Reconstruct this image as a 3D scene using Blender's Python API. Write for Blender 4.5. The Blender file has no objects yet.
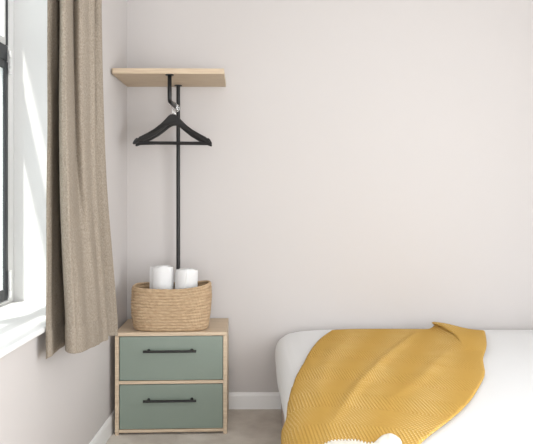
import bpy, bmesh, math, random
from mathutils import Vector, Matrix, noise
from mathutils.geometry import delaunay_2d_cdt
random.seed(4)
scn = bpy.context.scene
COL = scn.collection
D, S, CZ = 3.74, 178.0, 1.177          # camera distance to the far wall, px per metre there, eye height
VX, VY = 270.0, 199.0
WL = -0.803                            # face of the left wall
R = math.radians

# ------------------------------------------------------------------ helpers
def obj(name, bm, mat, parent=None, smooth=False, bevel=0, seg=2, auto=None):
    me = bpy.data.meshes.new(name)
    bmesh.ops.recalc_face_normals(bm, faces=bm.faces[:])
    bm.to_mesh(me); bm.free()
    o = bpy.data.objects.new(name, me); COL.objects.link(o)
    me.materials.append(mat)
    if smooth:
        for p in me.polygons: p.use_smooth = True
    if bevel:
        m = o.modifiers.new('bevel', 'BEVEL'); m.width = bevel; m.segments = seg
        m.limit_method = 'ANGLE'; m.angle_limit = R(35)
    if parent: o.parent = parent
    return o

def thing(name, label, cat, loc=(0, 0, 0), rz=0, group=None):
    o = bpy.data.objects.new(name, None); COL.objects.link(o)
    o.empty_display_size = .1
    o.location = loc; o.rotation_euler = (0, 0, rz)
    return tag(o, label, cat, group)

def tag(o, label, cat, group=None):
    o['label'] = label; o['category'] = cat
    if group: o['group'] = group
    return o

def struct(o):
    o['kind'] = 'structure'; return o

def box(bm, x0, x1, y0, y1, z0, z1):
    vs = [bm.verts.new((x, y, z)) for x in (x0, x1) for y in (y0, y1) for z in (z0, z1)]
    for f in ((0,1,3,2), (4,6,7,5), (0,4,5,1), (2,3,7,6), (0,2,6,4), (1,5,7,3)):
        bm.faces.new([vs[i] for i in f])
    return bm

def bx(*a):
    bm = bmesh.new(); return box(bm, *a)

def tube(bm, pts, rad, n=12, cap=True):
    pts = [Vector(p) for p in pts]
    rings = []
    up = None
    for i, p in enumerate(pts):
        t = (pts[min(i+1, len(pts)-1)] - pts[max(i-1, 0)]).normalized()
        if up is None:
            up = Vector((0, 0, 1)) if abs(t.z) < .9 else Vector((0, 1, 0))
        a = t.cross(up).normalized(); b = t.cross(a).normalized(); up = -b if b.dot(up) < 0 else b
        b = up; a = t.cross(b).normalized()
        rr = rad[i] if isinstance(rad, (list, tuple)) else rad
        rings.append([bm.verts.new(p + a*math.cos(2*math.pi*k/n)*rr + b*math.sin(2*math.pi*k/n)*rr) for k in range(n)])
    for r0, r1 in zip(rings, rings[1:]):
        for k in range(n): bm.faces.new((r0[k], r0[(k+1) % n], r1[(k+1) % n], r1[k]))
    if cap:
        bm.faces.new(rings[0][::-1]); bm.faces.new(rings[-1])
    return bm

def prism(bm, poly, y0, y1, bow=None):
    """poly in x,z, thickness along y"""
    a = [bm.verts.new((x, y0 + (bow(x) if bow else 0), z)) for x, z in poly]
    b = [bm.verts.new((x, y1 + (bow(x) if bow else 0), z)) for x, z in poly]
    n = len(poly)
    for i in range(n): bm.faces.new((a[i], a[(i+1) % n], b[(i+1) % n], b[i]))
    bm.faces.new(a[::-1]); bm.faces.new(b)
    return bm

def lerp(tab, x):
    if x <= tab[0][0]: return tab[0][1]
    for (a, u), (b, v) in zip(tab, tab[1:]):
        if x <= b:
            t = (x-a)/(b-a); return u + (v-u)*t
    return tab[-1][1]

def slerp(tab, x):
    """catmull-rom through the table's values"""
    if x <= tab[0][0]: return tab[0][1]
    if x >= tab[-1][0]: return tab[-1][1]
    for i in range(len(tab)-1):
        a, u = tab[i]; b, v = tab[i+1]
        if x <= b:
            t = (x-a)/(b-a)
            p = tab[max(i-1, 0)][1]; q = tab[min(i+2, len(tab)-1)][1]
            return .5*((2*u) + (-p+v)*t + (2*p-5*u+4*v-q)*t*t + (-p+3*u-3*v+q)*t**3)

def fbm(x, y, z, s):
    return noise.noise(Vector((x*s, y*s, z*s)))

# ------------------------------------------------------------------ materials
def mat(name, col, rough=.6, spec=.3, col2=None, nscale=20, nstretch=(1, 1, 1), ndetail=4, bump=0, bscale=200, bstretch=(1, 1, 1),
        metallic=0, contrast=(.35, .65), sheen=0, coat=0):
    m = bpy.data.materials.new(name); m.use_nodes = True
    nt = m.node_tree; N = nt.nodes; L = nt.links
    b = N['Principled BSDF']
    b.inputs['Base Color'].default_value = (*col, 1)
    b.inputs['Roughness'].default_value = rough
    b.inputs['Specular IOR Level'].default_value = spec
    b.inputs['Metallic'].default_value = metallic
    b.inputs['Sheen Weight'].default_value = sheen
    tc = N.new('ShaderNodeTexCoord')
    def nz(scale, stretch, detail):
        mp = N.new('ShaderNodeMapping'); mp.inputs['Scale'].default_value = stretch
        L.new(tc.outputs['Object'], mp.inputs['Vector'])
        n = N.new('ShaderNodeTexNoise'); n.inputs['Scale'].default_value = scale; n.inputs['Detail'].default_value = detail
        L.new(mp.outputs[0], n.inputs['Vector']); return n
    if col2:
        n = nz(nscale, nstretch, ndetail)
        r = N.new('ShaderNodeValToRGB')
        r.color_ramp.elements[0].position = contrast[0]; r.color_ramp.elements[1].position = contrast[1]
        r.color_ramp.elements[0].color = (*col, 1); r.color_ramp.elements[1].color = (*col2, 1)
        L.new(n.outputs['Fac'], r.inputs[0]); L.new(r.outputs[0], b.inputs['Base Color'])
    if bump:
        n = nz(bscale, bstretch, 3)
        bp = N.new('ShaderNodeBump'); bp.inputs['Strength'].default_value = bump; bp.inputs['Distance'].default_value = .004
        L.new(n.outputs['Fac'], bp.inputs['Height']); L.new(bp.outputs[0], b.inputs['Normal'])
    return m

M = {}
M['wall'] = mat('wall_paint', (.60, .572, .560), .85, .1, bump=.03, bscale=300)
M['ceiling'] = mat('ceiling_paint', (.82, .81, .80), .9, .1)
M['white'] = mat('white_gloss_paint', (.89, .89, .89), .45, .35)
M['reveal'] = mat('reveal_paint', (.76, .76, .755), .7, .2)
M['carpet'] = mat('carpet_pile', (.60, .535, .465), 1, 0, col2=(.80, .74, .66), nscale=7, ndetail=9, bump=1, bscale=420, sheen=.25, contrast=(.3, .7))
M['wood'] = mat('light_oak', (.54, .42, .30), .55, .25, col2=(.64, .52, .385), nscale=9, nstretch=(1, 14, 14), ndetail=6, bump=.05, bscale=60, bstretch=(1, 14, 14))
M['green'] = mat('sage_green_laminate', (.215, .262, .222), .32, .45)
M['black'] = mat('black_powder_coat', (.012, .012, .012), .45, .4)
M['blackwood'] = mat('black_lacquered_wood', (.014, .013, .013), .5, .35)
M['chrome'] = mat('chrome', (.75, .75, .75), .2, .5, metallic=1)
M['dark_frame'] = mat('dark_grey_aluminium', (.045, .05, .055), .45, .4)
M['linen'] = mat('white_cotton', (.76, .765, .77), .9, .1, bump=.12, bscale=35, sheen=.15)
M['towel'] = mat('white_terry', (.84, .84, .84), 1, .05, bump=.7, bscale=500, sheen=.3)
M['divan'] = mat('pale_divan_fabric', (.47, .385, .35), .95, .1, bump=.3, bscale=600)
M['gap_shade'] = mat('painted_gap_shade', (.05, .04, .03), .9, .1)  # near-black colour standing in for shade in the gap under the chest
M['basket'] = mat('seagrass_braid', (.40, .275, .165), .85, .15, col2=(.60, .445, .29), nscale=75, nstretch=(.5, .5, 1.6), ndetail=5, bump=.8, bscale=260, contrast=(.25, .75))
M['cream'] = mat('cream_yarn', (.80, .76, .68), .95, .05)

# curtain: woven fabric that lets light through
def curtain_mat():
    m = mat('beige_curtain_weave', (.25, .21, .168), .95, .05, col2=(.41, .355, .292), nscale=230, nstretch=(1, 1, .7), ndetail=3, bump=.35, bscale=700, contrast=(.3, .7))
    nt = m.node_tree; N = nt.nodes; L = nt.links
    b = N['Principled BSDF']; out = N['Material Output']
    tr = N.new('ShaderNodeBsdfTranslucent'); tr.inputs[0].default_value = (.52, .45, .36, 1)
    mx = N.new('ShaderNodeMixShader'); mx.inputs[0].default_value = .12
    L.new(b.outputs[0], mx.inputs[1]); L.new(tr.outputs[0], mx.inputs[2]); L.new(mx.outputs[0], out.inputs[0])
    return m
M['curtain'] = curtain_mat()

def glass_mat():
    m = bpy.data.materials.new('window_glass'); m.use_nodes = True
    N = m.node_tree.nodes; L = m.node_tree.links; N.remove(N['Principled BSDF'])
    t = N.new('ShaderNodeBsdfTransparent'); g = N.new('ShaderNodeBsdfGlossy'); g.inputs['Roughness'].default_value = .02
    t.inputs[0].default_value = (.95, .97, .96, 1)
    mx = N.new('ShaderNodeMixShader'); mx.inputs[0].default_value = .07
    L.new(t.outputs[0], mx.inputs[1]); L.new(g.outputs[0], mx.inputs[2]); L.new(mx.outputs[0], N['Material Output'].inputs[0])
    return m
M['glass'] = glass_mat()

# mustard throw: fine diagonal rib weave with cream flecks, in a chevron of wide bands
def throw_mat():
    m = bpy.data.materials.new('mustard_chevron_weave'); m.use_nodes = True
    nt = m.node_tree; N = nt.nodes; L = nt.links; b = N['Principled BSDF']
    b.inputs['Roughness'].default_value = .95; b.inputs['Specular IOR Level'].default_value = .08; b.inputs['Sheen Weight'].default_value = .0
    uv = N.new('ShaderNodeUVMap'); uv.uv_map = 'weave'
    sep = N.new('ShaderNodeSeparateXYZ'); L.new(uv.outputs[0], sep.inputs[0])
    def math_(op, a, c=None, v=None):
        n = N.new('ShaderNodeMath'); n.operation = op; L.new(a, n.inputs[0])
        if c is not None: L.new(c, n.inputs[1])
        if v is not None: n.inputs[1].default_value = v
        return n.outputs[0]
    # chevron: y + |x mod band|
    pp = math_('MULTIPLY', math_('PINGPONG', sep.outputs[1], v=.16), v=.5)
    sm = math_('ADD', sep.outputs[0], pp)
    st = math_('SINE', math_('MULTIPLY', sm, v=2*math.pi/.0125))
    st2 = math_('SINE', math_('MULTIPLY', sep.outputs[1], v=2*math.pi/.011))
    prod = math_('MULTIPLY', st, st2)
    band = math_('SINE', math_('MULTIPLY', math_('ADD', sep.outputs[0], math_('MULTIPLY', sep.outputs[1], v=.08)), v=2*math.pi/.23))
    band = math_('MULTIPLY_ADD', band, v=.5); band.node.inputs[2].default_value = .5
    n = N.new('ShaderNodeTexNoise'); n.inputs['Scale'].default_value = 9; L.new(uv.outputs[0], n.inputs['Vector'])
    msk = math_('MULTIPLY', band, n.outputs['Fac'])
    f = math_('MULTIPLY', math_('MAXIMUM', math_('ADD', math_('MULTIPLY', st, v=.6), prod), v=0), msk)
    f = math_('MULTIPLY', f, v=1.25); f.node.use_clamp = True
    mx = N.new('ShaderNodeMix'); mx.data_type = 'RGBA'
    mx.inputs['A'].default_value = (.57, .345, .085, 1); mx.inputs['B'].default_value = (.88, .68, .34, 1)
    L.new(f, mx.inputs['Factor'])
    L.new(mx.outputs['Result'], b.inputs['Base Color'])
    bp = N.new('ShaderNodeBump'); bp.inputs['Strength'].default_value = .35; bp.inputs['Distance'].default_value = .003
    L.new(st, bp.inputs['Height']); L.new(bp.outputs[0], b.inputs['Normal'])
    return m
M['throw'] = throw_mat()

# ------------------------------------------------------------------ camera
cam = bpy.data.cameras.new('camera'); co = bpy.data.objects.new('camera', cam); COL.objects.link(co)
co.location = (0, -D, CZ); co.rotation_euler = (R(90), 0, 0)
cam.sensor_width = 36; cam.lens = 36*(D*S)/533
cam.shift_x = -(VX-266.5)/533; cam.shift_y = -(222-VY)/533
cam.clip_start = .02
scn.camera = co

# ------------------------------------------------------------------ room shell
H = 2.52; Y0 = -6.0; XR = 2.35
WY0, WY1, WZ0, WZ1 = -2.55, -.874, .738, 2.36      # window opening in the left wall
FX = -1.10                                          # inner face of the window frame
OUT = -1.18                                         # outer face of the left wall
struct(obj('floor', bx(OUT, XR+.1, Y0, .1, -.05, 0), M['carpet']))
struct(obj('ceiling', bx(OUT, XR+.1, Y0, .1, H, H+.05), M['ceiling']))
struct(obj('wall_back', bx(OUT, XR+.1, 0, .1, 0, H), M['wall']))
bm = bmesh.new()
box(bm, OUT, WL, WY1, 0, 0, H); box(bm, OUT, WL, Y0, WY0, 0, H)
box(bm, OUT, WL, WY0, WY1, 0, WZ0-.021); box(bm, OUT, WL, WY0, WY1, WZ1, H)
struct(obj('wall_left', bm, M['wall']))
struct(obj('wall_right', bx(XR, XR+.1, -1.35, 0, 0, H), M['wall']))  # stops short, leaving an added opening for fill light from the right
RW0, RW1, RS0, RS1 = -1.1, 1.3, .06, 2.15            # added opening behind the camera that lets fill light in
bm = bmesh.new()
box(bm, OUT, RW0, Y0-.1, Y0, 0, H); box(bm, RW1, XR+.1, Y0-.1, Y0, 0, H); box(bm, RW0, RW1, Y0-.1, Y0, 0, RS0); box(bm, RW0, RW1, Y0-.1, Y0, RS1, H)
struct(obj('wall_front', bm, M['wall']))
# white plaster lining of the reveal
bm = bmesh.new()
box(bm, OUT, WL-.002, WY1-.006, WY1+.002, WZ0, WZ1); box(bm, OUT, WL-.002, WY0-.002, WY0+.006, WZ0, WZ1)
box(bm, OUT, WL-.002, WY0, WY1, WZ1-.006, WZ1+.002)
struct(obj('trim_1', bm, M['reveal']))
# window board with a rounded nose
o = struct(obj('trim_2', bx(OUT+.02, WL+.03, WY0-.05, WY1-.004, WZ0-.020, WZ0), M['white'], bevel=.006, seg=3))

def skirting(name, L, along_x):
    prof = [(0, 0), (.014, 0), (.014, .075), (.009, .088), (.004, .092), (0, .092)]
    bm = bmesh.new()
    ends = []
    for e in L:
        ends.append([bm.verts.new((e, -p, z) if along_x else (WL+p*.85, e, z)) for p, z in prof])
    n = len(prof)
    for i in range(n): bm.faces.new((ends[0][i], ends[0][(i+1) % n], ends[1][(i+1) % n], ends[1][i]))
    bm.faces.new(ends[0][::-1]); bm.faces.new(ends[1])
    return struct(obj(name, bm, M['white']))
skirting('baseboard_back', (WL, XR), True)
skirting('baseboard_left', (Y0, 0), False)

# ------------------------------------------------------------------ window
win = bpy.data.objects.new('window_1', None); COL.objects.link(win); win.location = (FX, (WY0+WY1)/2, WZ0); struct(win)
def wpart(name, bm, m, parent=win, **k):
    bmesh.ops.translate(bm, verts=bm.verts, vec=-Vector((FX, (WY0+WY1)/2, WZ0)))
    return obj(name, bm, m, parent, **k)
ya, yb = WY0+.008, WY1-.008
bm = bmesh.new()   # outer white frame
FO = FX-.07
box(bm, FO, FX, yb-.055, yb, WZ0, WZ1-.008); box(bm, FO, FX, ya, ya+.055, WZ0, WZ1-.008)
box(bm, FO, FX, ya+.055, yb-.055, WZ0, WZ0+.012); box(bm, FO, FX, ya+.055, yb-.055, WZ1-.05, WZ1-.008)
wpart('window_frame', bm, M['white'], bevel=.002)
bm = bmesh.new()   # dark casement below the transom, transom and thin fanlight sash above
fa, fb = ya+.055, yb-.055
ym = (fa+fb)/2
wpart('transom', bx(FX-.05, FX-.004, fa, fb, 1.755, 1.82), M['dark_frame'], bevel=.003)
for (s0, s1) in ((fa, ym-.01), (ym+.01, fb)):
    bm = bmesh.new()
    box(bm, FX-.014, FX-.002, s1-.033, s1, .752, 1.753); box(bm, FX-.014, FX-.002, s0, s0+.033, .752, 1.753)
    box(bm, FX-.014, FX-.002, s0+.033, s1-.033, .752, .800); box(bm, FX-.014, FX-.002, s0+.033, s1-.033, 1.72, 1.753)
    sash = wpart('casement', bm, M['dark_frame'], bevel=.004)
    wpart('pane', bx(FX-.010, FX-.006, s0+.03, s1-.03, .79, 1.725), M['glass'], sash)
    bm = bmesh.new()
    box(bm, FX-.012, FX-.002, s1-.018, s1, 1.822, WZ1-.052); box(bm, FX-.012, FX-.002, s0, s0+.018, 1.822, WZ1-.052)
    box(bm, FX-.012, FX-.002, s0+.018, s1-.018, WZ1-.075, WZ1-.052)
    sash = wpart('fanlight', bm, M['dark_frame'], bevel=.003)
    bm = bmesh.new()
    box(bm, FX-.022, FX-.006, s1-.032, s1-.018, 1.822, WZ1-.075); box(bm, FX-.022, FX-.006, s0+.018, s0+.032, 1.822, WZ1-.075)
    box(bm, FX-.022, FX-.006, s0+.032, s1-.032, 1.822, 1.85)
    wpart('glazing_bead', bm, M['white'], sash)
    wpart('pane', bx(FX-.016, FX-.012, s0+.025, s1-.025, 1.84, WZ1-.07), M['glass'], sash)
wpart('mullion', bx(FO+.005, FX-.001, ym-.0095, ym+.0095, WZ0+.012, WZ1-.05), M['dark_frame'], bevel=.002)
# lift-off hinges on the white jamb beside the dark casement
for z0, z1 in ((1.70, 1.80), (.762, .876)):
    bm = bmesh.new()
    yh = fb-.004
    tube(bm, [(FX+.008, yh, z0), (FX+.008, yh, z0+.03)], .007)
    tube(bm, [(FX+.008, yh, z0+.032), (FX+.008, yh, z1-.032)], .0065)
    tube(bm, [(FX+.008, yh, z1-.03), (FX+.008, yh, z1)], .007)
    box(bm, FX-.001, FX+.003, yh+.002, yh+.028, z0+.006, z1-.006)
    wpart('hinge', bm, M['white'], smooth=False, bevel=.001)

# ------------------------------------------------------------------ curtain rail and curtain
bm = bmesh.new()
rail = thing('curtain_rail', 'dark curtain rail fixed above the window and holding the beige curtain', 'curtain rail', (-.71, -1.8, 2.43))
RX, RY, RZ = -.71, -1.8, 2.43
def rp(name, bm, m, **k):
    bmesh.ops.translate(bm, verts=bm.verts, vec=-Vector((RX, RY, RZ))); return obj(name, bm, m, rail, **k)
rp('pole', tube(bmesh.new(), [(-.71, -2.75, 2.43), (-.71, -.80, 2.43)], .012, 16), M['black'], smooth=False)
for yy in (-2.7, -.84):
    bm = bmesh.new(); box(bm, WL, -.71, yy-.008, yy+.008, 2.413, 2.422); box(bm, WL, WL+.006, yy-.02, yy+.02, 2.37, 2.46)
    rp('bracket', bm, M['black'])
for yy, s in ((-2.75, -1), (-.80, 1)):
    rp('finial', tube(bmesh.new(), [(-.71, yy, 2.43), (-.71, yy+s*.02, 2.43), (-.71, yy+s*.045, 2.43)], [.012, .02, .012], 16), M['black'])

# control columns of the drop: picture column at top / middle / hem, with the depth ratio at each, and the hem height
#        x_top r_top   x_mid r_mid   x_hem r_hem  z_hem
CC = [  (47, 1.660,   47.5, 1.650,  46.0, 1.640, .628),
        (51, 1.650,   52,  1.630,   53.0, 1.605, .634),
        (58.5, 1.600, 60,  1.545,   64.0, 1.530, .640),
        (61.2, 1.460, 61.8, 1.460,  67.5, 1.490, .645),
        (60.0, 1.640, 60.8, 1.640,  67.0, 1.605, .645),
        (63.5, 1.665, 65.5, 1.665,  72.0, 1.625, .643),
        (69, 1.640,   71,  1.640,   80.0, 1.610, .640),
        (72.5, 1.545, 76,  1.556,   90.0, 1.545, .634),
        (80, 1.556,   84,  1.550,   99.0, 1.480, .626),
        (88, 1.520,   91,  1.505,  104.5, 1.440, .622),
        (94, 1.500,   97,  1.480,  107.6, 1.405, .620),
        (91.0, 1.450, 95.2, 1.425, 106.6, 1.368, .612),
        (97.5, 1.440, 102, 1.410,  112.0, 1.345, .606),
        (101.5, 1.430, 106.5, 1.395, 118.0, 1.335, .600) ]
ZT = 2.416
def curt_pt(u, v):
    """u along the columns 0..n-1, v 0 at top .. 1 at hem"""
    cols = [[c[i] for c in CC] for i in range(7)]
    def val(i): return slerp([(k, cols[i][k]) for k in range(len(CC))], u)
    zh = val(6)
    z = ZT + (zh-ZT)*v
    zz = [ZT, 1.25, zh]
    # depth ratio and world x at the three heights, blended smoothly
    xs, rs = [], []
    for a in (0, 2, 4):
        r = val(a+1); px = val(a)
        rs.append(r); xs.append((px-VX)/(S*r))
    # 'top' columns belong to z = 1.9, the frame's upper edge
    t = (z-zh)/(1.9-zh); tm = (1.25-zh)/(1.9-zh)
    def q(a): return slerp([(0, a[2]), (tm, a[1]), (1, a[0]), (2.2, a[0]*1.0)], t)
    x = q(xs); r = q(rs)
    y = -D + D/r
    amp = .25 + .75*v
    wr = fbm(u*1.1, 3, z*1.3, 1)*.010*amp + fbm(u*2.2, 8, z*3.2, 1)*.004*amp
    return Vector((x+wr, y-wr*.6, z))
bm = bmesh.new()
NU, NV = 170, 120
g = [[bm.verts.new(curt_pt((len(CC)-1)*i/NU, j/NV)) for j in range(NV+1)] for i in range(NU+1)]
for i in range(NU):
    for j in range(NV):
        bm.faces.new((g[i][j], g[i+1][j], g[i+1][j+1], g[i][j+1]))
cur = obj('curtain', bm, M['curtain'], smooth=True)
md = cur.modifiers.new('thick', 'SOLIDIFY'); md.thickness = .0022; md.offset = 0
tag(cur, 'beige woven curtain hanging in folds at the window, above the white sill', 'curtain')
# turned-up hem band: a slightly raised doubled strip with a stitched line
bm = bmesh.new()
rows = [.947, .950, .955, .975, .999]
offs = [.0012, .003, .0032, .0032, .0030]
g2 = []
for i in range(NU+1):
    u = (len(CC)-1)*i/NU
    col = []
    for vv, of in zip(rows, offs):
        p = curt_pt(u, vv); p2 = curt_pt(min(u+.05, len(CC)-1), vv); p1 = curt_pt(max(u-.05, 0), vv)
        t = (p2-p1); nrm = Vector((t.y, -t.x, 0)).normalized()
        col.append(bm.verts.new(p + nrm*of))
    g2.append(col)
for i in range(NU):
    for j in range(len(rows)-1):
        bm.faces.new((g2[i][j], g2[i+1][j], g2[i+1][j+1], g2[i][j+1]))
hem = obj('hem', bm, M['curtain'], cur, smooth=True)

# ------------------------------------------------------------------ chest of drawers
TH = R(2.4)
W_, D_, H_ = .557, .386, .511
u = Vector((math.cos(TH), math.sin(TH))); v = Vector((-math.sin(TH), math.cos(TH)))
B = Vector((-.2315, -.018)); c = B - u*W_/2 - v*D_/2
ch = thing('chest_of_drawers', 'small oak and sage green two drawer chest in the corner under the shelf', 'chest of drawers', (c.x, c.y, 0), TH)
hw, hd = W_/2, D_/2
T = .018
bv = dict(bevel=.0012, seg=2)
obj('top_panel', bx(-hw, hw, -hd, hd, H_-T, H_), M['wood'], ch, **bv)
for s in (-1, 1):
    obj('side_panel', bx(*sorted((s*hw, s*(hw-T-.001))), -hd, hd, 0, H_-T-.0005), M['wood'], ch, **bv)
hi = hw-T-.0015
obj('divider_rail', bx(-hi, hi, -hd, hd-.02, .2535, .2695), M['wood'], ch, **bv)
obj('bottom_panel', bx(-hi, hi, -hd, hd-.02, .012, .027), M['wood'], ch, **bv)
obj('back_panel', bx(-hi, hi, hd-.016, hd-.006, .002, H_-T-.001), M['wood'], ch)
obj('gap_shade_strip', bx(-hi, hi, -hd+.03, -hd+.045, .0005, .0115), M['gap_shade'], ch)['label'] = 'dark strip painted as the shade under the chest'  # added strip, its dark colour stands in for shade below the bottom panel
for z0, z1, hz in ((.2725, .4905, .422), (.030, .2505, .1765)):
    d = obj('drawer', bx(-hi+.003, hi-.002, -hd+.001, -hd+.019, z0, z1), M['green'], ch, **bv)
    bm = bmesh.new()
    xa, xb, ybk = -hi+.012, hi-.012, hd-.05
    box(bm, xa, xa+.012, -hd+.019, ybk, z0+.02, z1-.04); box(bm, xb-.012, xb, -hd+.019, ybk, z0+.02, z1-.04)
    box(bm, xa+.012, xb-.012, ybk-.012, ybk, z0+.02, z1-.04); box(bm, xa+.012, xb-.012, -hd+.019, ybk-.012, z0+.02, z0+.03)
    obj('drawer_box', bm, M['wood'], d)
    cx = -.004
    bm = bmesh.new()
    tube(bm, [(cx-.131, -hd-.032, hz), (cx+.131, -hd-.032, hz)], .0062, 16)
    for s in (-1, 1):
        tube(bm, [(cx+s*.107, -hd+.002, hz), (cx+s*.107, -hd-.032, hz)], .005, 12)
        tube(bm, [(cx+s*.107, -hd+.001, hz), (cx+s*.107, -hd-.004, hz)], .0075, 12)
    h = obj('handle', bm, M['black'], d)

# ------------------------------------------------------------------ shelf with its post and hanging rail
sh = thing('wall_shelf', 'light oak wall shelf high in the corner above the hangers', 'shelf', (-.53, -.002, 1.807))
SO = Vector((-.53, -.002, 1.807))
def sp(name, bm, m, parent=sh, **k):
    bmesh.ops.translate(bm, verts=bm.verts, vec=-SO); return obj(name, bm, m, parent, **k)
poly = [(-.8015, -.001), (-.248, -.001), (-.2315, -.387), (-.787, -.3985), (-.7925, -.396), (-.797, -.389)]
bm = bmesh.new()
a = [bm.verts.new((x, y, 1.807)) for x, y in poly]; b = [bm.verts.new((x, y, 1.8345)) for x, y in poly]
for i in range(6): bm.faces.new((a[i], a[(i+1) % 6], b[(i+1) % 6], b[i]))
bm.faces.new(a); bm.faces.new(b)
sp('board', bm, M['wood'], bevel=.002)

PX = -.508; PY = -.055; ARM_Z = 1.673; FY = -.372
post = thing('hanging_rail', 'black metal clothes rail post with bent arm under the oak shelf', 'clothes rail', (PX, PY, H_))
PO = Vector((PX, PY, H_))
def pp(name, bm, m, **k):
    bmesh.ops.translate(bm, verts=bm.verts, vec=-PO); return obj(name, bm, m, post, **k)
def disc(x, y, z0, z1, r): return tube(bmesh.new(), [(x, y, z0), (x, y, z1)], r, 28)
pp('post', tube(bmesh.new(), [(PX, PY, H_+.004), (PX, PY, 1.803)], .0105, 20), M['black'])
pts = [(PX, PY-.010, ARM_Z)]
pts += [(PX, FY+.02, ARM_Z)]
for k in range(1, 7):
    t = k/6*math.pi/2
    pts.append((PX, FY+.02-math.sin(t)*.02, ARM_Z+.02-math.cos(t)*.02))
pts.append((PX, FY, 1.803))
pp('arm', tube(bmesh.new(), pts, .0105, 20), M['black'], smooth=True)
for (x, y, z0, z1) in ((PX, PY, H_+.0003, H_+.005), (PX, PY, 1.802, 1.8068), (PX, FY, 1.802, 1.8068)):
    pp('flange', disc(x, y, z0, z1, .021), M['black'], bevel=.001)

# ------------------------------------------------------------------ hangers
def hanger(name, y, yaw, tilt, label):
    NZ = 1.6205
    e = thing(name, label, 'clothes hanger', (PX, y, NZ), yaw, 'black clothes hangers on the rail')
    e.rotation_euler = (0, tilt, yaw)
    top = [(0, 0), (.013, -.002), (.024, -.010), (.038, -.026), (.062, -.051), (.095, -.078), (.13, -.100), (.163, -.119),
           (.171, -.123), (.173, -.129), (.179, -.129), (.182, -.127), (.191, -.136), (.200, -.152), (.201, -.160)]
    low = [(.196, -.163), (.183, -.158), (.156, -.146), (.122, -.130), (.085, -.108), (.055, -.084), (.03, -.062), (.012, -.052), (0, -.050)]
    right = top + low
    left = [(-x, z) for x, z in right[1:-1]][::-1]
    bow = lambda x: .9*x*x*-1
    body = obj('hanger_body', prism(bmesh.new(), right + left, -.007, .007, bow), M['blackwood'], e, bevel=.004, seg=3)
    by = bow(.174)
    obj('trouser_bar', tube(bmesh.new(), [(-.176, by, -.150), (0, by*.98, -.150), (.176, by, -.150)], .0055, 12), M['blackwood'], e)
    rr = .0215; hz = ARM_Z+.0105+.0022-rr - NZ
    pts = [(0, 0, -.01), (0, 0, hz-rr-.004)]
    for k in range(0, 19):
        t = -math.pi/2 + k/18*math.pi*1.45
        pts.append((math.cos(t)*rr, 0, hz+math.sin(t)*rr))
    obj('hook', tube(bmesh.new(), pts, .0019, 8), M['chrome'], e, smooth=True)
    return e
hanger('clothes_hanger', -.258, R(.5), R(.5), 'front black wooden clothes hanger, nearest of three on the rail')
hanger('clothes_hanger', -.215, R(-1), R(-1.4), 'black wooden clothes hanger in the middle of three, turned slightly on the rail')
hanger('clothes_hanger', -.172, R(1.5), R(.6), 'rear black wooden clothes hanger, closest of three to the wall')

# ------------------------------------------------------------------ basket
BX, BY, BZ = -.506, -.312, H_
bk = thing('storage_basket', 'oval seagrass basket standing on top of the drawer chest', 'basket', (BX, BY, BZ), R(1.5))
def bpt(th, h, inset=0):
    """superellipse wall of the basket; h 0..1"""
    a = lerp([(0, .174), (.06, .187), (.35, .197), (.7, .200), (1, .197)], h) - inset
    b = lerp([(0, .088), (.06, .097), (.4, .104), (1, .106)], h) - inset
    n = 3.0
    ct, st = math.cos(th), math.sin(th)
    x = a*math.copysign(abs(ct)**(2/n), ct); y = b*math.copysign(abs(st)**(2/n), st)
    rise = .026*(abs(x)/.21)**2.5*(1 if x > 0 else .35) + (.010 if y > 0 else 0)*min(1, abs(y)/.1)
    z = (.208+rise)*h
    sag = 1 + .02*fbm(x*6, y*6, h*2, 1)
    return Vector((x*sag, y*sag, z))
NROW = 14; SUB = 8; NT = 220
def wall_mesh(bm, inner):
    rings = []
    nr = NROW*SUB
    for j in range(nr+1):
        h = j/nr
        ph = (j % SUB)/SUB
        ring = []
        for i in range(NT):
            th = 2*math.pi*i/NT
            bulge = abs(math.sin(math.pi*ph))**.6*.0048
            row = j//SUB
            braid = .0011*math.sin(th*62 + row*1.9 + ph*3.1) + .0012*fbm(th*9, row*1.7, 2, 1)
            p = bpt(th, h, .009-bulge if inner else -bulge-braid)
            p.z += .0015*math.sin(th*3+row) * h
            ring.append(bm.verts.new(p))
        rings.append(ring)
    for r0, r1 in zip(rings, rings[1:]):
        for i in range(NT): bm.faces.new((r0[i], r0[(i+1) % NT], r1[(i+1) % NT], r1[i]))
    return rings
bm = bmesh.new()
ro = wall_mesh(bm, False); ri = wall_mesh(bm, True)
for i in range(NT): bm.faces.new((ro[-1][i], ro[-1][(i+1) % NT], ri[-1][(i+1) % NT], ri[-1][i]))
cv = bm.verts.new((0, 0, 0))
for i in range(NT): bm.faces.new((cv, ro[0][i], ro[0][(i+1) % NT]))
civ = bm.verts.new((0, 0, .008))
for i in range(NT): bm.faces.new((civ, ri[0][i], ri[0][(i+1) % NT]))
obj('basket_wall', bm, M['basket'], bk, smooth=True)
bm = bmesh.new()   # rolled rim
pts = [bpt(2*math.pi*i/NT, 1, .004) + Vector((0, 0, .002)) for i in range(NT+1)]
tube(bm, pts, [.0058+.0009*math.sin(i*1.7) for i in range(NT+1)], 10)
obj('rim', bm, M['basket'], bk, smooth=True)

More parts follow.
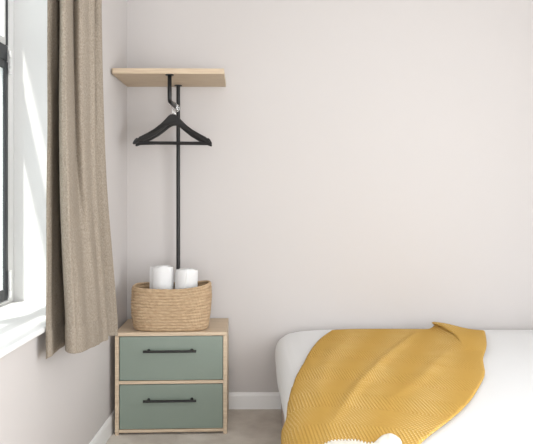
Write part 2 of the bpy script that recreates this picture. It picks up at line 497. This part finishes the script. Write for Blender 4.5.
# ------------------------------------------------------------------ rolled towels
def towel(name, x, y, rad, height, lean, leany, label, turns=3.4, ph=0, squash=.8):
    z0 = BZ + .013
    t = tag(bpy.data.objects.new('tmp', None), '', '') if False else None
    bm = bmesh.new()
    n = 150; zr = 26
    rings = []
    for i in range(n+1):
        th = 2*math.pi*turns*i/n
        r = .008 + (rad-.008)*(i/n)
        col = []
        for j in range(zr+1):
            h = j/zr
            rr = r*(1 - .07*(1-min(1, h/.1))**2 - .05*max(0, (h-.9)/.1)**2)
            rr *= 1 + .05*fbm(math.cos(th)*1.5, math.sin(th)*1.5, h*2.5+ph, 1)
            dome = -.006*(r/rad)**2 + .005*fbm(th*.4, 0, ph, 1)
            px_ = math.cos(th+ph)*rr; py_ = math.sin(th+ph)*rr*squash
            z = h*(height + dome)
            col.append(bm.verts.new((px_ + lean*z, py_ + leany*z, z)))
        rings.append(col)
    for a, b in zip(rings, rings[1:]):
        for j in range(zr): bm.faces.new((a[j], b[j], b[j+1], a[j+1]))
    o = obj(name, bm, M['towel'], smooth=True)
    md = o.modifiers.new('thick', 'SOLIDIFY'); md.thickness = (rad-.008)/turns*.94; md.offset = 0
    md2 = o.modifiers.new('soft', 'BEVEL'); md2.width = .003; md2.segments = 2; md2.limit_method = 'ANGLE'
    o.location = (x, y, z0)
    return tag(o, label, 'towel', 'rolled white towels in the basket')
towel('rolled_towel', -.561, -.285, .060, .305, .0, .02, 'left of the two rolled white towels standing in the seagrass basket', ph=.5)
towel('rolled_towel', -.4395, -.300, .058, .292, .05, .02, 'right of the two rolled white towels standing in the seagrass basket', ph=2.2)

# ------------------------------------------------------------------ bed
X0, X1, YF, YN = .028, 2.06, -.040, -1.98
bed = thing('bed', 'double bed with pale divan base along the back wall, under white bedding', 'bed', ((X0+X1)/2, (YF+YN)/2, 0))
BO = Vector(((X0+X1)/2, (YF+YN)/2, 0))
def bp_(name, bm, m, **k):
    bmesh.ops.translate(bm, verts=bm.verts, vec=-BO); return obj(name, bm, m, bed, **k)
bp_('divan_base', bx(X0+.034, X1-.02, YN+.03, YF-.02, .012, .25), M['divan'], bevel=.012, seg=3)
bp_('mattress', bx(X0+.042, X1-.03, YN+.05, YF-.035, .251, .425), M['linen'], bevel=.04, seg=5)

AT = [(0, .112), (.004, .090), (.012, .072), (.024, .056), (.042, .043), (.072, .032), (.137, .018), (.30, .004), (.5, 0)]
BT = [(0, .060), (.006, .040), (.015, .026), (.03, .014), (.07, .007), (.2, 0)]
CT = [(0, .095), (.01, .060), (.03, .035), (.07, .018), (.2, .004), (.4, 0)]
TOP = .470
def duvet_z(x, y, k=1):
    ax = slerp(AT, max(0, x-X0)); by = slerp(BT, max(0, YF-y)); cy = slerp(CT, max(0, y-YN)); cx = slerp(CT, max(0, X1-x))
    z = TOP - math.sqrt(ax*ax+by*by+cy*cy+cx*cx)
    dd = min(1, min(x-X0, YF-y, X1-x, y-YN)/.08) if x > X0 else 0
    dd = max(0, dd)
    z += k*dd*(.005*fbm(x, y, 0, 1.7) + .0012*fbm(x+.7*y, y-.3*x, 5, 5))
    return z
def side_in(y):
    t = max(0, min(1, (-y-.25)/.9)); return .028*t*t*(3-2*t)
def pull(x, y):
    return x + side_in(y)*max(0, 1-max(0, x-X0)/.3)
def rc(x, y, Rr=.09):
    cx = min(max(x, X0+Rr), X1-Rr); cy = min(max(y, YN+Rr), YF-Rr)
    dx, dy = x-cx, y-cy
    if dx and dy:
        k = max(abs(dx), abs(dy))/math.hypot(dx, dy); return cx+dx*k, cy+dy*k
    return x, y
def spaced(a, b, n):
    out = []
    for i in range(n+1):
        t = i/n
        if t < .2: s = (t/.2)**2*.1
        elif t > .8: s = 1-((1-t)/.2)**2*.1
        else: s = .1+(t-.2)/.6*.8
        out.append(a+(b-a)*s)
    return out
xs = spaced(X0, X1, 110); ys = spaced(YN, YF, 110)
bm = bmesh.new()
G = [[None]*len(ys) for _ in xs]
for i, x in enumerate(xs):
    for j, y in enumerate(ys):
        z = duvet_z(x, y)
        X, Y = rc(x, y)
        G[i][j] = bm.verts.new((pull(X, Y), Y, z))
for i in range(len(xs)-1):
    for j in range(len(ys)-1):
        bm.faces.new((G[i][j], G[i+1][j], G[i+1][j+1], G[i][j+1]))
loop = [G[i][0] for i in range(len(xs))] + [G[-1][j] for j in range(1, len(ys))] + [G[i][-1] for i in range(len(xs)-2, -1, -1)] + [G[0][j] for j in range(len(ys)-2, 0, -1)]
prev = loop
cen = Vector(((X0+X1)/2, (YF+YN)/2, 0))
for off, z in ((0, .335), (.001, .31), (.003, .285), (.006, .265), (.009, .255)):
    ring = []
    for k, vtx in enumerate(loop):
        p = vtx.co
        dx = -1 if p.x > cen.x and abs(p.x-X1) < .09 else (1 if p.x < cen.x and abs(p.x-X0) < .09 else 0)
        dy = -1 if p.y > cen.y and abs(p.y-YF) < .09 else (1 if p.y < cen.y and abs(p.y-YN) < .09 else 0)
        w = .003*fbm(p.x, p.y, z, 7)
        ring.append(bm.verts.new((p.x+dx*(off+w*(off > 0)), p.y+dy*(off), min(z, p.z-.005) + .004*fbm(p.x, p.y, 3, 4))))
    n = len(ring)
    for k in range(n): bm.faces.new((prev[k], prev[(k+1) % n], ring[(k+1) % n], ring[k]))
    prev = ring
duv = obj('duvet', bm, M['linen'], smooth=True)
tag(duv, 'plain white duvet spread over the bed beneath the mustard throw', 'duvet')

# ------------------------------------------------------------------ throw
HB = 123.0
def on_bed(px, py):
    r = (py-VY)/HB
    return ((px-VX)/(S*r), -D + D/r)
far = [(331, 330), (331.5, 329.5), (333, 329), (345, 328.6), (360, 328.2), (395, 328), (420, 328), (440, 328), (462, 328.5), (482, 329.5), (485, 330.5)]
right = [(486, 338), (487, 348), (482.5, 357), (484, 366), (485.5, 374), (478, 388), (470, 400), (457, 413), (441, 425), (425, 436), (412, 445), (396, 462)]
hole = [(372, 468), (345, 468), (312, 464)]
left_top = [(278, 401), (281, 388), (286, 377), (292, 367), (301, 357.5), (309, 347), (319, 337)]
P = [on_bed(*p) for p in far + right + hole]
nfar = len(far); nright = len(right)
P += [(.05, -2.0 + .03), (-.02, -1.95), (-.26, -1.94), (-.27, -1.6), (-.20, -1.40), (-.04, -1.36)]
ntail = 6
P += [on_bed(*p) for p in left_top]
# smooth closed outline
def chaikin(p, it):
    for _ in range(it):
        q = []
        for i in range(len(p)):
            a, b = p[i], p[(i+1) % len(p)]
            q += [(a[0]*.75+b[0]*.25, a[1]*.75+b[1]*.25), (a[0]*.25+b[0]*.75, a[1]*.25+b[1]*.75)]
        p = q
    return p
P = chaikin(P, 2)
out = []
for i in range(len(P)):                       # resample ~ 1 cm
    a, b = Vector(P[i]), Vector(P[(i+1) % len(P)])
    n = max(1, int((b-a).length/.010)); out += [a.lerp(b, k/n) for k in range(n)]
def inside(x, y, poly):
    c = False; j = len(poly)-1
    for i in range(len(poly)):
        xi, yi = poly[i]; xj, yj = poly[j]
        if (yi > y) != (yj > y) and x < (xj-xi)*(y-yi)/(yj-yi)+xi: c = not c
        j = i
    return c
pl = [(p.x, p.y) for p in out]
def dist_out(x, y, step=1):
    return min((x-a)**2+(y-b)**2 for a, b in pl[::step])**.5
foldl = [(.850, -.03), (.895, -.13), (.930, -.26), (.940, -.42), (.925, -.56), (.905, -.70)]
pts = list(out)
sp_ = .011
ix = int(1.5/sp_); iy = int(2.0/sp_)
for i in range(-30, ix):
    for j in range(iy):
        x = i*sp_ + (j % 2)*sp_/2; y = -.03 - j*sp_
        if inside(x, y, pl) and dist_out(x, y) > sp_*.6: pts.append(Vector((x, y)))
nb = len(out)
for k in range(160):                          # denser where the cloth folds back
    t = k/160*(len(foldl)-1); a = Vector(foldl[int(t)]); b = Vector(foldl[int(t)+1]); c_ = a.lerp(b, t-int(t)); d_ = (b-a).normalized()
    for e in (-.02, -.013, -.0065, 0, .0065):
        q = c_ + Vector((d_.y, -d_.x))*-e
        if inside(q.x, q.y, pl) and dist_out(q.x, q.y) > .005: pts.append(q)
vv, ee, ff, _, _, _ = delaunay_2d_cdt([Vector(p) for p in pts], [(i, (i+1) % nb) for i in range(nb)], [list(range(nb))], 2, 1e-5)

def seg_d(x, y, pts_):
    """distance to a polyline, signed side, and parameter"""
    best = (9, 0, 0); L = len(pts_)-1
    for k in range(L):
        a = Vector(pts_[k]); b = Vector(pts_[k+1]); d = b-a; p = Vector((x, y))-a
        t = max(0, min(1, p.dot(d)/d.length_squared)); q = p-d*t
        if q.length < best[0]:
            best = (q.length, 1 if d.x*p.y-d.y*p.x > 0 else -1, (k+t)/L)
    return best
ridge1 = [on_bed(416, 333), on_bed(392, 352), on_bed(360, 382), on_bed(322, 424)]
ridge2 = [on_bed(446, 352), on_bed(425, 375), on_bed(385, 402)]
ridge3 = [on_bed(350, 335), on_bed(325, 360), on_bed(303, 400)]
SIDE = [(.128, 0)]
# path down the bed's left side: (x, z) polyline from x=.128 leftwards
side = [(X0+d, TOP-slerp(AT, d)) for d in (.10, .085, .072, .055, .042, .024, .012, .004, 0)] + [(X0-.001, .33), (X0, .29), (X0+.004, .25), (X0+.006, .18), (X0+.006, .05)]
cum = [0]
for a, b in zip(side, side[1:]): cum.append(cum[-1]+math.hypot(a[0]-b[0], a[1]-b[1]))
def drape(x, y):
    """surface point under the cloth and its normal in the xz plane"""
    XE = X0+.10
    if x >= XE:
        return x, duvet_z(x, y, .5), 0, 1
    s = XE-x
    for k in range(len(side)-1):
        if s <= cum[k+1] or k == len(side)-2:
            t = (s-cum[k])/(cum[k+1]-cum[k])
            a, b = side[k], side[k+1]
            px_ = a[0]+(b[0]-a[0])*t; pz = a[1]+(b[1]-a[1])*t
            dx, dz = b[0]-a[0], b[1]-a[1]; l = math.hypot(dx, dz)
            z = pz + (duvet_z(XE, y)-side[0][1])*max(0, 1-s/.1)
            return px_, z, dz/l, -dx/l
def cloth(x, y):
    px_, z, nx, nz = drape(x, y)
    off = .007
    top = max(0, min(1, (x-.10)/.12))
    w = 0
    for rl, hgt, wd in ((ridge1, .011, .022), (ridge2, .006, .03), (ridge3, .005, .035)):
        d, s, t = seg_d(x, y, rl); fade = math.sin(math.pi*min(1, max(0, t*.8+.15)))
        w += hgt*math.exp(-(d/wd)**2)*fade
    w += .003 + .002*fbm(x+.5*y, y, 1, 1.7)
    off += top*max(0, w) + (1-top)*.004
    d, s, t = seg_d(x, y, foldl)              # the tall folded-back ridge at the far edge
    hh = (.045*(1-t)**.6 + .003)*min(1, .35+t*5)
    right_side = x > foldl[0][0]-.02 and s > 0
    off += hh*(math.exp(-(d/(.017+.05*t))**2) if s < 0 else math.exp(-(d/(.10))**2))
    lean = .055*max(0, 1-t*.85)*min(1, .3+t*5)*math.exp(-(d/.05)**2) * (1 if s > 0 else max(0, 1-d/.02))
    return Vector((pull(px_, y)+nx*off-lean, y, z+nz*off))
bm = bmesh.new()
vs = [bm.verts.new(cloth(p.x, p.y)) for p in vv]
uvl = bm.loops.layers.uv.new('weave')
src = {}
for f in ff:
    try:
        fc = bm.faces.new([vs[i] for i in f])
        for lp, i in zip(fc.loops, f): lp[uvl].uv = (vv[i].x*.92-vv[i].y*.39, vv[i].x*.39+vv[i].y*.92)
    except ValueError: pass
me = bpy.data.meshes.new('throw_blanket'); bmesh.ops.recalc_face_normals(bm, faces=bm.faces[:])
bm.to_mesh(me); bm.free(); me.materials.append(M['throw'])
for p in me.polygons: p.use_smooth = True
thr = bpy.data.objects.new('throw_blanket', me); COL.objects.link(thr)
md = thr.modifiers.new('thick', 'SOLIDIFY'); md.thickness = .005; md.offset = 1
tag(thr, 'mustard yellow woven throw draped over the white bed', 'blanket')
# cream underside of the near corner, turned back over the throw, its edge whip-stitched
EDGE = [(307, 447), (309.5, 442.5), (314, 439), (322, 437), (334, 436.2), (352, 437.6), (364, 440.6), (371, 440.8), (377, 438), (384, 435), (391, 434.2), (398, 436.8), (401.5, 441), (402, 447)]
def edge_at(t):
    return slerp([(k, p[0]) for k, p in enumerate(EDGE)], t), slerp([(k, p[1]) for k, p in enumerate(EDGE)], t)
def flap(t, b, lift=0):
    px_, py_ = edge_at(t)
    cxm = 350
    px_ = px_ + (cxm-px_)*b*.12; py_ = py_ + (461-py_)*b
    x, y = on_bed(px_, py_)
    c = cloth(x, y)
    ridge = max(0, 1-abs(px_-389)/13)
    lip = math.sin(min(1, b/.12)*math.pi/2)
    h = .0075 + .006*lip + ridge*.006*math.exp(-((b-.15)/.25)**2) - ridge*.012*math.exp(-((b-.42)/.10)**2) + .002*fbm(t, b*3, 2, 1)
    return Vector((c.x, c.y, c.z+h+lift))
bm = bmesh.new(); nu, nv = 150, 26; T_ = len(EDGE)-1
gr = [[bm.verts.new(flap(T_*i/nu, (j/nv)**1.4)) for j in range(nv+1)] for i in range(nu+1)]
for i in range(nu):
    for j in range(nv): bm.faces.new((gr[i][j], gr[i+1][j], gr[i+1][j+1], gr[i][j+1]))
fl = obj('turned_corner', bm, M['cream'], thr, smooth=True); fl['label'] = 'cream turned-back corner of the throw'
md = fl.modifiers.new('thick', 'SOLIDIFY'); md.thickness = .004; md.offset = 0
bm = bmesh.new()
pe = [edge_at(T_*i/600) for i in range(601)]
acc = 0; k = 1.5
for i in range(600):
    acc += math.hypot(pe[i+1][0]-pe[i][0], (pe[i+1][1]-pe[i][1]))
    if acc >= k and pe[i][0] < 372:
        k += 3.7; t = T_*i/600
        a = flap(t, .05, .002); m_ = flap(t, 0, .001)
        ox, oy = on_bed(pe[i][0]+.5, pe[i][1]-2.0); e = cloth(ox, oy); e.z += .006
        tube(bm, [a, m_, e], [.0035, .0042, .0024], 6)
fr = obj('stitched_edge', bm, M['cream'], fl, smooth=True)

# ------------------------------------------------------------------ light
w = bpy.data.worlds.new('world'); scn.world = w; w.use_nodes = True
bg = w.node_tree.nodes['Background']; bg.inputs[0].default_value = (.95, .98, 1, 1); bg.inputs[1].default_value = 1.7
sun = bpy.data.lights.new('sun', 'SUN'); so = bpy.data.objects.new('sun', sun); COL.objects.link(so)
sun.energy = 5; sun.angle = R(1.5); sun.color = (1, .96, .9)
dirv = Vector((.13, .26, -.585)).normalized()
so.rotation_euler = dirv.to_track_quat('-Z', 'Y').to_euler(); so.location = (-3, -4, 5)

al = bpy.data.lights.new('rear_fill_light', 'AREA'); ao = bpy.data.objects.new('rear_fill_light', al); COL.objects.link(ao)  # added fill light, set just outside the rear opening
al.shape = 'RECTANGLE'; al.size = RW1-RW0; al.size_y = RS1-RS0; al.energy = 88; al.color = (.97, .985, 1)
ao.location = ((RW0+RW1)/2, Y0-.12, (RS0+RS1)/2); ao.rotation_euler = (R(90), 0, 0)

bl = bpy.data.lights.new('side_fill_light', 'AREA'); bo = bpy.data.objects.new('side_fill_light', bl); COL.objects.link(bo)  # added fill light, set where the right wall stops
bl.shape = 'RECTANGLE'; bl.size = 2.2; bl.size_y = 2.0; bl.energy = 62; bl.color = (.97, .985, 1)
bo.location = (XR+.05, -2.9, 1.25); bo.rotation_euler = (R(90), 0, R(90))

vs_ = scn.view_settings
vs_.view_transform = 'Standard'; vs_.look = 'None'; vs_.gamma = 1; vs_.use_curve_mapping = False; vs_.exposure = 0.0
